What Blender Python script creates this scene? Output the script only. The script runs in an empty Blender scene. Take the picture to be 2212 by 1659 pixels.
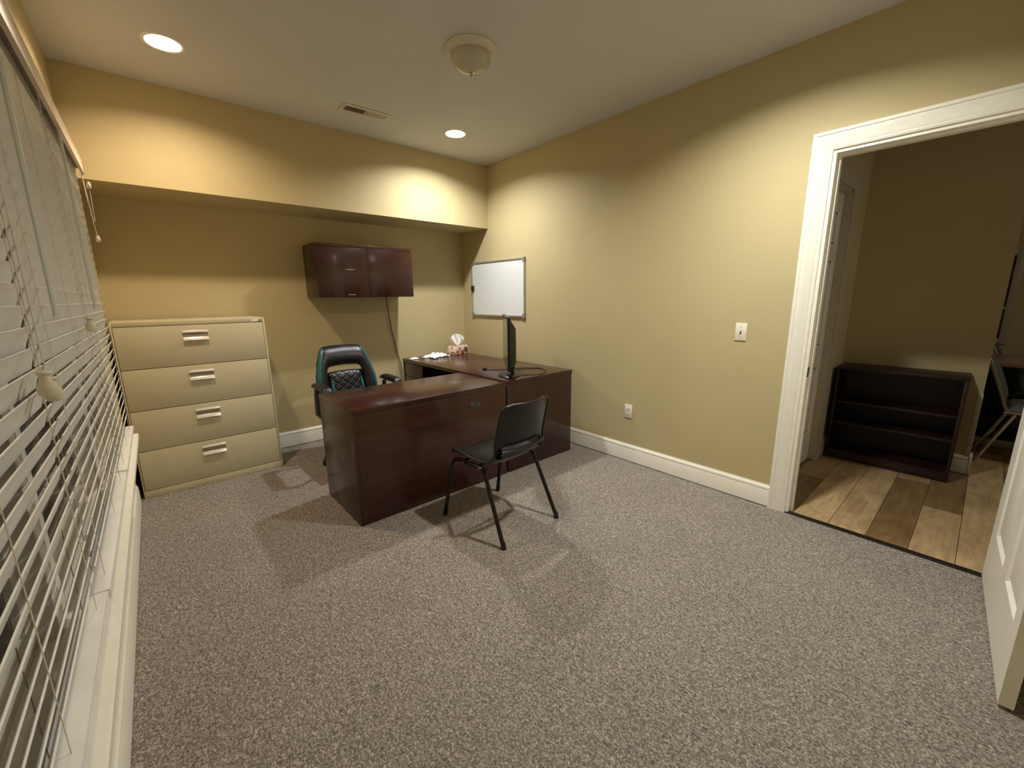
import bpy, bmesh, math, random
from mathutils import Vector, Matrix
random.seed(7)
S = bpy.context.scene
COL = S.collection

# ------------------------------------------------------------------ camera
CAM = Vector((-2.93372, -4.25306, 1.37966))
YAW, PITCH, ROLL = -0.71638, -0.20668, -0.0109
F_PX = 893.043
_cy, _sy, _cp, _sp = math.cos(YAW), math.sin(YAW), math.cos(PITCH), math.sin(PITCH)
_fwd = Vector((-_sy*_cp, _cy*_cp, _sp)); _r = Vector((_cy, _sy, 0)); _u = _r.cross(_fwd)
_cr, _sr = math.cos(ROLL), math.sin(ROLL)
_right = _cr*_r + _sr*_u; _up = _cr*_u - _sr*_r
cam_data = bpy.data.cameras.new('camera'); cam = bpy.data.objects.new('camera', cam_data); COL.objects.link(cam)
cam_data.sensor_fit = 'HORIZONTAL'; cam_data.sensor_width = 36.0
cam_data.lens = 36.0*F_PX/2212.0
cam_data.clip_start = 0.03; cam_data.clip_end = 60
cam.matrix_world = Matrix(((_right.x, _up.x, -_fwd.x, CAM.x), (_right.y, _up.y, -_fwd.y, CAM.y),
                           (_right.z, _up.z, -_fwd.z, CAM.z), (0, 0, 0, 1)))
S.camera = cam

# ------------------------------------------------------------------ world, exposure
W = bpy.data.worlds.new('night'); S.world = W; W.use_nodes = True
W.node_tree.nodes['Background'].inputs[0].default_value = (0.16, 0.19, 0.26, 1)
W.node_tree.nodes['Background'].inputs[1].default_value = 0.02
S.view_settings.view_transform = 'Standard'; S.view_settings.look = 'None'
S.view_settings.gamma = 1.0; S.view_settings.use_curve_mapping = False
S.view_settings.exposure = 0.08
S.cycles.diffuse_bounces = 6; S.cycles.max_bounces = 10
S.cycles.sample_clamp_indirect = 4.0

# lamp colours and strengths (emission of the lens of each can light)
LAMPS = [
    dict(x=-2.655, y=-1.105, col=(1.0, 0.79, 0.56), s=590, lab='bright warm recessed downlight in the ceiling near the window blinds'),
    dict(x=-0.745, y=-1.045, col=(1.0, 1.0, 0.96), s=1020, lab='bright recessed downlight in the ceiling near the far corner above the desk'),
    dict(x=-0.86, y=-3.42, col=(1.0, 0.99, 0.90), s=1250, lab='bright recessed downlight in the ceiling close to the doorway'),
]

# ------------------------------------------------------------------ node helpers
def new_mat(name):
    m = bpy.data.materials.new(name); m.use_nodes = True
    nt = m.node_tree; b = nt.nodes['Principled BSDF']
    return m, nt, b
def lin(c):
    return tuple(((v/255)/12.92 if v/255 <= .04045 else ((v/255+.055)/1.055)**2.4) for v in c)+(1,)
def texco(nt, scale=(1, 1, 1), kind='Object'):
    tc = nt.nodes.new('ShaderNodeTexCoord'); mp = nt.nodes.new('ShaderNodeMapping')
    mp.inputs['Scale'].default_value = scale
    nt.links.new(tc.outputs[kind], mp.inputs['Vector']); return mp.outputs[0]
def noise(nt, vec, sc, det=4, rough=.55, dist=0):
    n = nt.nodes.new('ShaderNodeTexNoise'); n.inputs['Scale'].default_value = sc
    n.inputs['Detail'].default_value = det; n.inputs['Roughness'].default_value = rough
    n.inputs['Distortion'].default_value = dist
    nt.links.new(vec, n.inputs['Vector']); return n.outputs['Fac']
def ramp(nt, fac, stops):
    r = nt.nodes.new('ShaderNodeValToRGB'); el = r.color_ramp.elements
    while len(el) < len(stops): el.new(.5)
    for e, (p, c) in zip(el, stops): e.position = p; e.color = c
    nt.links.new(fac, r.inputs['Fac']); return r.outputs['Color']
def bump(nt, b, h, strength, dist=.002):
    n = nt.nodes.new('ShaderNodeBump'); n.inputs['Strength'].default_value = strength
    n.inputs['Distance'].default_value = dist
    nt.links.new(h, n.inputs['Height']); nt.links.new(n.outputs[0], b.inputs['Normal'])
def plain(name, rgb, rough=.5, metal=0, spec=.5, var=.04, scale=30, bmp=0):
    m, nt, b = new_mat(name); c = lin(rgb)
    v = texco(nt); f = noise(nt, v, scale)
    lo = tuple(max(0, x*(1-var*2)) for x in c[:3])+(1,); hi = tuple(min(1, x*(1+var*2)) for x in c[:3])+(1,)
    nt.links.new(ramp(nt, f, [(.3, lo), (.7, hi)]), b.inputs['Base Color'])
    b.inputs['Roughness'].default_value = rough; b.inputs['Metallic'].default_value = metal
    b.inputs['Specular IOR Level'].default_value = spec
    if bmp: bump(nt, b, noise(nt, v, scale*8, 3), bmp, .001)
    return m
def painted(name, rgb, rough=.6, bmp=.12):
    m, nt, b = new_mat(name); c = lin(rgb); v = texco(nt)
    f = noise(nt, v, 1.6, 3)
    lo = tuple(x*.96 for x in c[:3])+(1,); hi = tuple(min(1, x*1.03) for x in c[:3])+(1,)
    nt.links.new(ramp(nt, f, [(.3, lo), (.7, hi)]), b.inputs['Base Color'])
    b.inputs['Roughness'].default_value = rough; b.inputs['Specular IOR Level'].default_value = .3
    bump(nt, b, noise(nt, v, 160, 2), bmp, .0015)
    return m
def wood(name, axis, dark, mid, light, rough=.27, sc=9, coat=.22):
    m, nt, b = new_mat(name)
    s = [14, 14, 14]; s[axis] = 1.0
    v = texco(nt, tuple(s)); f = noise(nt, v, sc*.22, 6, .65, .6)
    f2 = noise(nt, v, sc*1.8, 3, .5)
    mx = nt.nodes.new('ShaderNodeMath'); mx.operation = 'MULTIPLY_ADD'
    nt.links.new(f2, mx.inputs[0]); mx.inputs[1].default_value = .25; nt.links.new(f, mx.inputs[2])
    nt.links.new(ramp(nt, mx.outputs[0], [(.38, lin(dark)), (.6, lin(mid)), (.85, lin(light))]), b.inputs['Base Color'])
    b.inputs['Roughness'].default_value = rough
    b.inputs['Coat Weight'].default_value = coat; b.inputs['Coat Roughness'].default_value = .14
    bump(nt, b, f2, .03, .001)
    return m

STAIN = (-2.50, -2.987, 0)
def carpet_mat():
    m, nt, b = new_mat('carpet')
    v = texco(nt); 
    n1 = noise(nt, v, 125, 3, .7, .5)
    v2 = texco(nt, (2.0, .85, 1)); n2 = noise(nt, v2, 60, 4, .7, 1.4)
    n3 = noise(nt, v, 2.2, 3)
    add = nt.nodes.new('ShaderNodeMath'); add.operation = 'ADD'
    nt.links.new(n1, add.inputs[0]); nt.links.new(n2, add.inputs[1])
    hlf = nt.nodes.new('ShaderNodeMath'); hlf.operation = 'MULTIPLY'; hlf.inputs[1].default_value = .5
    nt.links.new(add.outputs[0], hlf.inputs[0])
    base = ramp(nt, hlf.outputs[0], [(.36, lin((79, 72, 67))), (.49, lin((136, 127, 119))), (.61, lin((198, 189, 180)))])
    mix = nt.nodes.new('ShaderNodeMixRGB'); mix.blend_type = 'MULTIPLY'; mix.inputs[0].default_value = .35
    nt.links.new(base, mix.inputs[1])
    nt.links.new(ramp(nt, n3, [(.3, (.8, .78, .76, 1)), (.7, (1, 1, 1, 1))]), mix.inputs[2])
    # small dark stain in front of the camera
    dn = nt.nodes.new('ShaderNodeVectorMath'); dn.operation = 'DISTANCE'; dn.inputs[1].default_value = STAIN
    nt.links.new(v, dn.inputs[0])
    ad = nt.nodes.new('ShaderNodeMath'); ad.operation = 'MULTIPLY_ADD'; ad.inputs[1].default_value = .06
    nt.links.new(noise(nt, v, 40, 2), ad.inputs[0]); nt.links.new(dn.outputs['Value'], ad.inputs[2])
    st = nt.nodes.new('ShaderNodeMixRGB'); st.blend_type = 'MULTIPLY'; st.inputs[0].default_value = 1
    nt.links.new(mix.outputs[0], st.inputs[1])
    nt.links.new(ramp(nt, ad.outputs[0], [(.035, (.72, .72, .72, 1)), (.055, (1, 1, 1, 1))]), st.inputs[2])
    nt.links.new(st.outputs[0], b.inputs['Base Color'])
    b.inputs['Roughness'].default_value = .95; b.inputs['Specular IOR Level'].default_value = .1
    bump(nt, b, hlf.outputs[0], .9, .008)
    return m
def plank_mat():
    m, nt, b = new_mat('vinyl_planks')
    v = texco(nt)
    br = nt.nodes.new('ShaderNodeTexBrick'); br.offset = .37
    br.inputs['Scale'].default_value = 1; br.inputs['Mortar Size'].default_value = .0015
    br.inputs['Brick Width'].default_value = 1.22; br.inputs['Row Height'].default_value = .18
    br.inputs['Color1'].default_value = lin((206, 180, 142)); br.inputs['Color2'].default_value = lin((126, 102, 68))
    br.inputs['Mortar'].default_value = lin((60, 48, 34))
    nt.links.new(v, br.inputs['Vector'])
    vs = texco(nt, (2, 22, 1)); n = noise(nt, vs, 1.5, 6, .65, .5)
    vb = texco(nt, (2, 5, 1)); nb = noise(nt, vb, 1.6, 5, .65, 1.0)
    mix = nt.nodes.new('ShaderNodeMixRGB'); mix.blend_type = 'MULTIPLY'; mix.inputs[0].default_value = .7
    nt.links.new(br.outputs['Color'], mix.inputs[1])
    nt.links.new(ramp(nt, n, [(.3, (.62, .58, .52, 1)), (.7, (1.1, 1.06, 1, 1))]), mix.inputs[2])
    mix2 = nt.nodes.new('ShaderNodeMixRGB'); mix2.blend_type = 'MULTIPLY'; mix2.inputs[0].default_value = .8
    nt.links.new(mix.outputs[0], mix2.inputs[1])
    nt.links.new(ramp(nt, nb, [(.35, (.66, .62, .56, 1)), (.65, (1.05, 1.03, 1, 1))]), mix2.inputs[2])
    nt.links.new(mix2.outputs[0], b.inputs['Base Color'])
    b.inputs['Roughness'].default_value = .38
    return m
def emit(name, col, s):
    m = bpy.data.materials.new(name); m.use_nodes = True; nt = m.node_tree
    nt.nodes.remove(nt.nodes['Principled BSDF'])
    e = nt.nodes.new('ShaderNodeEmission'); e.inputs[0].default_value = (*col, 1); e.inputs[1].default_value = s
    nt.links.new(e.outputs[0], nt.nodes['Material Output'].inputs[0]); return m
def glass_mat(name, tint=(1, 1, 1), rough=0):
    m = bpy.data.materials.new(name); m.use_nodes = True; nt = m.node_tree
    nt.nodes.remove(nt.nodes['Principled BSDF'])
    t = nt.nodes.new('ShaderNodeBsdfTransparent'); t.inputs[0].default_value = (*tint, 1)
    g = nt.nodes.new('ShaderNodeBsdfGlossy'); g.inputs['Roughness'].default_value = rough
    f = nt.nodes.new('ShaderNodeFresnel'); f.inputs[0].default_value = 1.6
    mx = nt.nodes.new('ShaderNodeMixShader')
    nt.links.new(f.outputs[0], mx.inputs[0]); nt.links.new(t.outputs[0], mx.inputs[1]); nt.links.new(g.outputs[0], mx.inputs[2])
    nt.links.new(mx.outputs[0], nt.nodes['Material Output'].inputs[0]); return m
def floral_mat():
    m, nt, b = new_mat('floral_card')
    v = texco(nt); vo = nt.nodes.new('ShaderNodeTexVoronoi'); vo.inputs['Scale'].default_value = 34
    vo.inputs['Randomness'].default_value = 1
    n = nt.nodes.new('ShaderNodeTexNoise'); n.inputs['Scale'].default_value = 22
    nt.links.new(v, n.inputs['Vector'])
    mixv = nt.nodes.new('ShaderNodeMixRGB'); mixv.inputs[0].default_value = .06
    nt.links.new(v, mixv.inputs[1]); nt.links.new(n.outputs['Color'], mixv.inputs[2])
    nt.links.new(mixv.outputs[0], vo.inputs['Vector'])
    sep = nt.nodes.new('ShaderNodeSeparateColor'); nt.links.new(vo.outputs['Color'], sep.inputs[0])
    r = nt.nodes.new('ShaderNodeValToRGB'); r.color_ramp.interpolation = 'CONSTANT'
    stops = [(0, lin((244, 232, 214))), (.3, lin((226, 150, 132))), (.48, lin((240, 214, 190))), (.62, lin((196, 120, 70))),
             (.74, lin((238, 200, 190))), (.86, lin((84, 74, 52))), (.94, lin((150, 70, 60)))]
    while len(r.color_ramp.elements) < len(stops): r.color_ramp.elements.new(.5)
    for e, (pz, c) in zip(r.color_ramp.elements, stops): e.position = pz; e.color = c
    nt.links.new(sep.outputs[0], r.inputs[0]); nt.links.new(r.outputs[0], b.inputs['Base Color'])
    b.inputs['Roughness'].default_value = .5
    return m

MAT = dict(
    wall=painted('tan_wall_paint', (197, 182, 140)),
    ceil=painted('ceiling_paint', (212, 211, 208), .8, .05),
    white=plain('white_trim_paint', (244, 240, 228), .35, var=.015),
    door=plain('white_door_paint', (236, 232, 220), .4, var=.015),
    carpet=carpet_mat(), plank=plank_mat(),
    slat=plain('white_blind_slat', (234, 232, 227), .45, var=.03, scale=12),
    cordw=plain('white_cord', (228, 220, 204), .7),
    wand=plain('clear_white_wand', (226, 230, 226), .25, var=.01),
    cream=plain('cream_plastic', (226, 216, 190), .4, var=.02),
    valance=plain('white_valance', (232, 214, 194), .4, var=.02),
    headrail=plain('headrail_steel', (150, 142, 130), .5),
    glass=glass_mat('window_glass'),
    putty=plain('putty_metal_paint', (204, 194, 163), .42, var=.015, scale=8, bmp=.02),
    gap=plain('dark_gap', (84, 70, 40), .8),
    silver=plain('brushed_silver', (232, 228, 216), .3, .25, var=.02),
    recess=plain('grey_recess', (158, 146, 122), .5),
    mah_x=wood('mahogany_along_x', 0, (46, 20, 14), (56, 25, 18), (66, 31, 23)),
    mah_y=wood('mahogany_along_y', 1, (46, 20, 14), (56, 25, 18), (66, 31, 23)),
    mah_z=wood('mahogany_along_z', 2, (40, 17, 13), (48, 21, 16), (56, 26, 20)),
    esp=wood('espresso_wood', 0, (24, 11, 8), (36, 17, 12), (48, 24, 16), .5, coat=0),
    espz=wood('espresso_wood_upright', 2, (24, 11, 8), (36, 17, 12), (48, 24, 16), .5, coat=0),
    black=plain('black_plastic', (20, 20, 21), .33, var=.05),
    blackrough=plain('black_shell_plastic', (13, 13, 14), .28, var=.05, bmp=.04),
    leather=plain('black_leather', (26, 26, 29), .36, var=.06, scale=20, bmp=.08),
    teal=plain('teal_piping', (30, 94, 96), .35, var=.05),
    gun=plain('gunmetal', (96, 92, 90), .25, .85),
    blkmetal=plain('black_enamel_steel', (22, 22, 23), .25, .2),
    chrome=plain('chrome', (220, 216, 208), .12, 1.0, var=.01),
    screen=plain('dark_screen', (12, 12, 13), .08, var=.01),
    board=plain('whiteboard_enamel', (232, 236, 238), .22, var=.008),
    streak=plain('faint_streak', (150, 128, 116), .5),
    alu=plain('aluminium', (190, 184, 174), .35, .6),
    greyplastic=plain('grey_plastic', (140, 138, 134), .5),
    plate=plain('white_plate', (240, 232, 218), .35, var=.01),
    dark=plain('dark_slot', (40, 36, 30), .6),
    baffle=plain('white_baffle', (246, 240, 228), .5, var=.01),
    dome=plain('frosted_glass_dome', (200, 192, 172), .25, var=.04, scale=9),
    ring=plain('fixture_white', (222, 214, 196), .4, var=.02),
    grille=plain('vent_paint', (214, 206, 190), .45),
    paper=plain('white_tissue', (246, 246, 248), .8, var=.02),
    floral=floral_mat(),
    chairgrey=plain('grey_upholstery', (96, 96, 92), .8, var=.1, scale=60),
    tabletop=wood('pink_brown_tabletop', 1, (140, 108, 94), (164, 130, 114), (178, 144, 128), .35),
    thresh=plain('black_threshold', (22, 20, 18), .5),
    blackglass=plain('night_glass', (10, 11, 13), .12),
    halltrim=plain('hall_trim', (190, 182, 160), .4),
)

# ------------------------------------------------------------------ mesh builder
class MB:
    def __init__(s): s.bm = bmesh.new()
    def box(s, x0, x1, y0, y1, z0, z1, bev=0, seg=2):
        x0, x1 = min(x0, x1), max(x0, x1); y0, y1 = min(y0, y1), max(y0, y1); z0, z1 = min(z0, z1), max(z0, z1)
        v = [s.bm.verts.new((x, y, z)) for x in (x0, x1) for y in (y0, y1) for z in (z0, z1)]
        fs = [s.bm.faces.new([v[i] for i in q]) for q in ((0, 1, 3, 2), (4, 6, 7, 5), (0, 4, 5, 1), (2, 3, 7, 6), (0, 2, 6, 4), (1, 5, 7, 3))]
        if bev:
            es = list({e for f in fs for e in f.edges})
            bmesh.ops.bevel(s.bm, geom=es, offset=bev, segments=seg, profile=.5, affect='EDGES')
        return s
    def hull(s, pts8, bev=0):
        v = [s.bm.verts.new(p) for p in pts8]
        fs = [s.bm.faces.new([v[i] for i in q]) for q in ((0, 1, 3, 2), (4, 6, 7, 5), (0, 4, 5, 1), (2, 3, 7, 6), (0, 2, 6, 4), (1, 5, 7, 3))]
        if bev: bmesh.ops.bevel(s.bm, geom=list({e for f in fs for e in f.edges}), offset=bev, segments=2, profile=.5, affect='EDGES')
        return s
    def tube(s, pts, r, seg=8, caps=True, flat=1.0):
        pts = [Vector(p) for p in pts]; n = len(pts); rings = []
        up = Vector((0, 0, 1)); prev = None
        for i, p in enumerate(pts):
            t = (pts[min(i+1, n-1)]-pts[max(i-1, 0)]).normalized()
            if prev is None:
                a = t.cross(up)
                if a.length < 1e-3: a = t.cross(Vector((1, 0, 0)))
                a.normalize()
            else:
                a = prev - t*prev.dot(t)
                if a.length < 1e-6: a = t.cross(up)
                a.normalize()
            prev = a; b = t.cross(a)
            rr = r[i] if isinstance(r, (list, tuple)) else r
            rings.append([s.bm.verts.new(p + a*rr*math.cos(k*2*math.pi/seg) + b*rr*flat*math.sin(k*2*math.pi/seg)) for k in range(seg)])
        for i in range(n-1):
            for k in range(seg):
                s.bm.faces.new([rings[i][k], rings[i][(k+1) % seg], rings[i+1][(k+1) % seg], rings[i+1][k]])
        if caps: s.bm.faces.new(rings[0][::-1]); s.bm.faces.new(rings[-1])
        return s
    def lathe(s, prof, c=(0, 0, 0), seg=32, axis='z', closed=False):
        rings = []
        for r, h in prof:
            if r < 1e-6:
                q = {'z': (0, 0, h), 'x': (h, 0, 0), 'y': (0, h, 0)}[axis]
                rings.append([s.bm.verts.new(Vector(c)+Vector(q))]); continue
            ring = []
            for k in range(seg):
                a = k*2*math.pi/seg; u, w = r*math.cos(a), r*math.sin(a)
                q = {'z': (u, w, h), 'x': (h, u, w), 'y': (u, h, w)}[axis]
                ring.append(s.bm.verts.new(Vector(c)+Vector(q)))
            rings.append(ring)
        prs = list(zip(rings, rings[1:]))
        if closed: prs.append((rings[-1], rings[0]))
        for A, B in prs:
            if len(A) == 1 and len(B) == 1: continue
            for k in range(seg):
                k2 = (k+1) % seg
                if len(A) == 1: s.bm.faces.new([A[0], B[k], B[k2]])
                elif len(B) == 1: s.bm.faces.new([A[k], B[0], A[k2]])
                else: s.bm.faces.new([A[k], B[k], B[k2], A[k2]])
        return s
    def prism(s, pts, axis, a, b):
        def mk(p, h):
            return {'x': (h, p[0], p[1]), 'y': (p[0], h, p[1]), 'z': (p[0], p[1], h)}[axis]
        A = [s.bm.verts.new(mk(p, a)) for p in pts]; B = [s.bm.verts.new(mk(p, b)) for p in pts]
        n = len(pts)
        s.bm.faces.new(A); s.bm.faces.new(B[::-1])
        for i in range(n): s.bm.faces.new([A[i], A[(i+1) % n], B[(i+1) % n], B[i]])
        return s
    def grid(s, fn, nu, nv, skip=None, closeu=False):
        vs = [[s.bm.verts.new(fn(i/(nu if closeu else nu), j/nv)) for j in range(nv+1)] for i in range(nu if closeu else nu+1)]
        for i in range(nu):
            for j in range(nv):
                if skip and skip((i+.5)/nu, (j+.5)/nv): continue
                i2 = (i+1) % len(vs)
                s.bm.faces.new([vs[i][j], vs[i2][j], vs[i2][j+1], vs[i][j+1]])
        return s
    def build(s, name, mat, parent=None, smooth=40, loc=None, mods=None):
        loose = [v for v in s.bm.verts if not v.link_faces]
        if loose: bmesh.ops.delete(s.bm, geom=loose, context='VERTS')
        bmesh.ops.recalc_face_normals(s.bm, faces=s.bm.faces[:])
        me = bpy.data.meshes.new(name); s.bm.to_mesh(me); s.bm.free()
        if smooth:
            for p in me.polygons: p.use_smooth = True
            me.set_sharp_from_angle(angle=math.radians(smooth))
        if mat: me.materials.append(MAT[mat] if isinstance(mat, str) else mat)
        o = bpy.data.objects.new(name, me); COL.objects.link(o)
        if parent: o.parent = parent
        if loc: o.location = loc
        return o
def thing(name, label, cat, loc=(0, 0, 0), rz=0, group=None):
    o = bpy.data.objects.new(name, None); COL.objects.link(o); o.empty_display_size = .1
    o.location = loc; o.rotation_euler = (0, 0, rz); o['label'] = label; o['category'] = cat
    if group: o['group'] = group
    return o
def tag(o, label, cat, group=None):
    o['label'] = label; o['category'] = cat
    if group: o['group'] = group
    return o
def struct(o, label=None, cat=None):
    o['kind'] = 'structure'
    if label: o['label'] = label
    if cat: o['category'] = cat
    return o
def arc(c, r, a0, a1, n, plane='yz'):
    out = []
    for i in range(n+1):
        a = a0+(a1-a0)*i/n; u, v = r*math.cos(a), r*math.sin(a)
        out.append({'yz': (c[0], c[1]+u, c[2]+v), 'xz': (c[0]+u, c[1], c[2]+v), 'xy': (c[0]+u, c[1]+v, c[2])}[plane])
    return out

# ------------------------------------------------------------------ room dimensions
H = 2.740; XL = -3.186; YF = -4.74
SY, SZ = -0.509, 2.112                  # soffit front and underside
DY0, DY1, DZ = -3.560, -4.452, 2.142    # doorway in the right wall
WT = 0.12                               # wall thickness
HX, HY, HC = 1.67, -3.442, -4.302       # hall: far wall, side wall, corner
FX = 4.1                                # wall of the room beyond

# floor, ceiling
struct(MB().box(XL-.15, 0.0, YF-.1, 0.1, -.05, 0).build('floor', 'carpet'), 'grey brown flecked carpet', 'floor')
struct(MB().box(0.0, FX+.1, -7.2, -3.2, -.05, 0).build('floor_hall', 'plank'), 'brown wood plank floor of the hall', 'floor')
struct(MB().box(-.012, .028, DY1+.002, DY0-.002, 0.0, .006, .002).build('trim_threshold', 'thresh'), 'black transition strip under the doorway', 'trim')

bm = bmesh.new()                                         # ceiling with round openings for the can lights
def loop(pts):
    vs = [bm.verts.new(q) for q in pts]
    return [bm.edges.new((vs[i], vs[(i+1) % len(vs)])) for i in range(len(vs))]
RH = 0.083
ed = loop([(XL-.15, YF-.1, H), (.12, YF-.1, H), (.12, .1, H), (XL-.15, .1, H)])
for L in LAMPS:
    ed += loop([(L['x']+RH*math.cos(k*math.pi/16), L['y']+RH*math.sin(k*math.pi/16), H) for k in range(32)])
bmesh.ops.triangle_fill(bm, use_beauty=True, use_dissolve=False, edges=ed)
for f in bm.faces:
    if f.normal.z > 0: f.normal_flip()
me = bpy.data.meshes.new('ceiling'); bm.to_mesh(me); bm.free(); me.materials.append(MAT['ceil'])
o = bpy.data.objects.new('ceiling', me); COL.objects.link(o); struct(o, 'flat off white ceiling', 'ceiling')
struct(MB().box(.12, FX+.1, -7.2, -3.2, H, H+.05).build('ceiling_hall', 'ceil'))

# walls
struct(MB().box(XL-.15, .12, 0, .12, 0, H).build('wall_back', 'wall'), 'tan wall behind the desk', 'wall')
struct(MB().box(XL, 0, SY, -.0005, SZ, H-.0005).build('wall_soffit', 'wall'), 'tan soffit box along the back wall', 'wall')
m = MB()
m.box(0, WT, DY0, 0, 0, H); m.box(0, WT, YF, DY1, 0, H); m.box(0, WT, DY1, DY0, DZ, H)
struct(m.build('wall_right', 'wall'), 'tan wall with the doorway', 'wall')
WZ0, WZ1, WY0, WY1 = .60, 2.13, -3.95, -1.06             # window opening in the left wall
m = MB()
m.box(XL-.14, XL, YF-.1, .0, 0, WZ0); m.box(XL-.14, XL, YF-.1, .0, WZ1, H)
m.box(XL-.14, XL, YF-.1, WY0, WZ0, WZ1); m.box(XL-.14, XL, WY1, 0, WZ0, WZ1)
struct(m.build('wall_left', 'wall'), 'tan window wall', 'wall')
struct(MB().box(XL-.14, WT, YF-.12, YF, 0, H).build('wall_front', 'wall'))
m = MB(); m.box(WT, .36, HY, HY+.1, 0, H); m.box(1.165, HX+.11, HY, HY+.1, 0, H); m.box(.36, 1.165, HY, HY+.1, 2.13, H)
struct(m.build('wall_hall_side', 'wall'), 'tan side wall of the hall', 'wall')
struct(MB().box(HX, HX+.11, HC, HY, 0, H).build('wall_hall', 'wall'), 'dim olive tan wall behind the bookcase', 'wall')
struct(MB().box(FX, FX+.1, -7.2, -3.2, 0, H).build('wall_far', 'wall'))
struct(MB().box(WT, FX, -7.2, -7.1, 0, H).build('wall_hall_end', 'wall'))
struct(MB().box(HX+.11, FX, -3.42, -3.32, 0, H).build('wall_far_side', 'wall'))
struct(MB().box(HX-.006, HX+.004, HC-.004, HC+.028, .14, .64, .002).build('trim_corner', 'halltrim'), 'worn pale corner guard on the hall wall', 'trim')

# baseboards: profile sweep along straight runs
def base_profile(d=.016, h=.143):
    return [(0, 0), (d, 0), (d, h*.72), (d*.8, h*.78), (d*.95, h*.82), (d*.8, h*.9), (d*.35, h*.96), (d*.3, h), (0, h)]
def baseboard(name, axis, a, b, wallpos, sgn, z0=.006):
    pr = [(wallpos+sgn*u, z0+v) for u, v in base_profile()]
    m = MB()
    if axis == 'y': m.prism(pr, 'y', a, b)
    else: m.prism(pr, 'x', a, b)
    return struct(m.build(name, 'white', smooth=25), None, 'baseboard')
CW = .096                                                # casing width
baseboard('baseboard_right', 'y', DY0+CW+.001, -.017, 0, -1)
baseboard('baseboard_right_near', 'y', YF, DY1-CW-.001, 0, -1)
baseboard('baseboard_back', 'x', XL+.07, -.001, 0, -1)
baseboard('baseboard_left', 'y', YF+.02, -.56, XL, 1)
baseboard('baseboard_front', 'x', XL+.03, -.017, YF, 1)
baseboard('baseboard_hall', 'y', HC, HY-.003, HX, -1)
baseboard('baseboard_hall_side', 'x', 1.262, HX-.001, HY, -1)
struct(MB().box(HX-.016, HX+.12, HC-.018, HC-.001, .006, .15, .003).build('baseboard_corner', 'white'))

# doorway casing (moulded profile, mitred)
def casing(name, wallx, sgn, y0, y1, ztop, mat='white', w=CW):
    prof = [(0, 0), (0, .010), (.10, .013), (.16, .012), (.2, .014), (.3, .016), (.55, .0175), (.72, .020), (.8, .0195), (.84, .0235), (1.0, .0235), (1.0, 0)]
    m = MB(); path = [(y0, 0, 1, 0), (y0, ztop, 1, 1), (y1, ztop, -1, 1), (y1, 0, -1, 0)]
    rings = []
    for (y, z, oy, oz) in path:
        rings.append([m.bm.verts.new((wallx+sgn*d, y+oy*t*w*1.0, z+oz*t*w)) for t, d in prof])
    for A, B in zip(rings, rings[1:]):
        for k in range(len(prof)): k2 = (k+1) % len(prof); m.bm.faces.new([A[k], A[k2], B[k2], B[k]])
    m.bm.faces.new(rings[0]); m.bm.faces.new(rings[-1][::-1])
    return struct(m.build(name, mat, smooth=20), None, 'trim')
o = casing('trim_1', 0, -1, DY0, DY1, DZ); o['label'] = 'white moulded casing around the open doorway'
casing('trim_2', WT, 1, DY0, DY1, DZ)
m = MB()                                                 # jambs and stop
JT = .018
m.box(-.002, WT+.002, DY0-JT, DY0, .002, DZ); m.box(-.002, WT+.002, DY1, DY1+JT, .002, DZ); m.box(-.002, WT+.002, DY1+JT, DY0-JT, DZ-JT, DZ)
m.box(.04, .075, DY0-JT-.011, DY0-JT, .002, DZ-JT); m.box(.04, .075, DY1+JT, DY1+JT+.011, .002, DZ-JT); m.box(.04, .075, DY1+JT+.011, DY0-JT-.011, DZ-JT-.011, DZ-JT)
jamb = struct(m.build('trim_jamb', 'white'), 'white door jamb with stop', 'trim')
MB().box(.004, .028, DY0-JT-.002, DY0-JT+.0005, .89, .95, .003).build('strike_plate', 'gun', jamb)

# open door leaf, swung into the room
dl = .943; a = math.atan2(-.050, -.942)
door = thing('door_1', 'white panelled door standing open at the right edge', 'door', (-.005, -4.412, .012), a)
struct(door)
# local: x along leaf from hinge, y: -thickness..; visible face is local -y (world +y side)
T = .036; DHh = 2.10
def door_leaf(width, height, thick, rows):
    """solid leaf with raised panels on both faces; rows: list of (z0,z1); two columns"""
    m = MB(); xs = [(width*.140, width*.474), (width*.598, width*.904)]
    m.box(0, width, 0.011, thick-.011, 0, height)
    for y0, y1 in ((0, .011), (thick-.011, thick)):
        m.box(0, xs[0][0], y0, y1, 0, height); m.box(xs[0][1], xs[1][0], y0, y1, 0, height); m.box(xs[1][1], width, y0, y1, 0, height)
        zc = 0
        for z0, z1 in rows+[(height, height)]:
            for x0, x1 in xs: m.box(x0, x1, y0, y1, zc, z0)
            zc = z1
        for z0, z1 in rows:
            for x0, x1 in xs:
                yo, yi = (y0, y1) if y0 == 0 else (y1, y0)
                g = .012; e = .045
                # sloped sticking and raised field
                q = [(x0, z0), (x1, z0), (x1, z1), (x0, z1)]
                r1 = [m.bm.verts.new((x, yo, z)) for x, z in q]
                r2 = [m.bm.verts.new((x+g*(1 if x == x0 else -1), yi, z+g*(1 if z == z0 else -1))) for x, z in q]
                r3 = [m.bm.verts.new((x+(g+.006)*(1 if x == x0 else -1), yi, z+(g+.006)*(1 if z == z0 else -1))) for x, z in q]
                r4 = [m.bm.verts.new((x+e*(1 if x == x0 else -1), yo+(yi-yo)*.25, z+e*(1 if z == z0 else -1))) for x, z in q]
                for A, B in ((r1, r2), (r2, r3), (r3, r4)):
                    for k in range(4): m.bm.faces.new([A[k], A[(k+1) % 4], B[(k+1) % 4], B[k]])
                m.bm.faces.new(r4)
    return m
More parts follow.
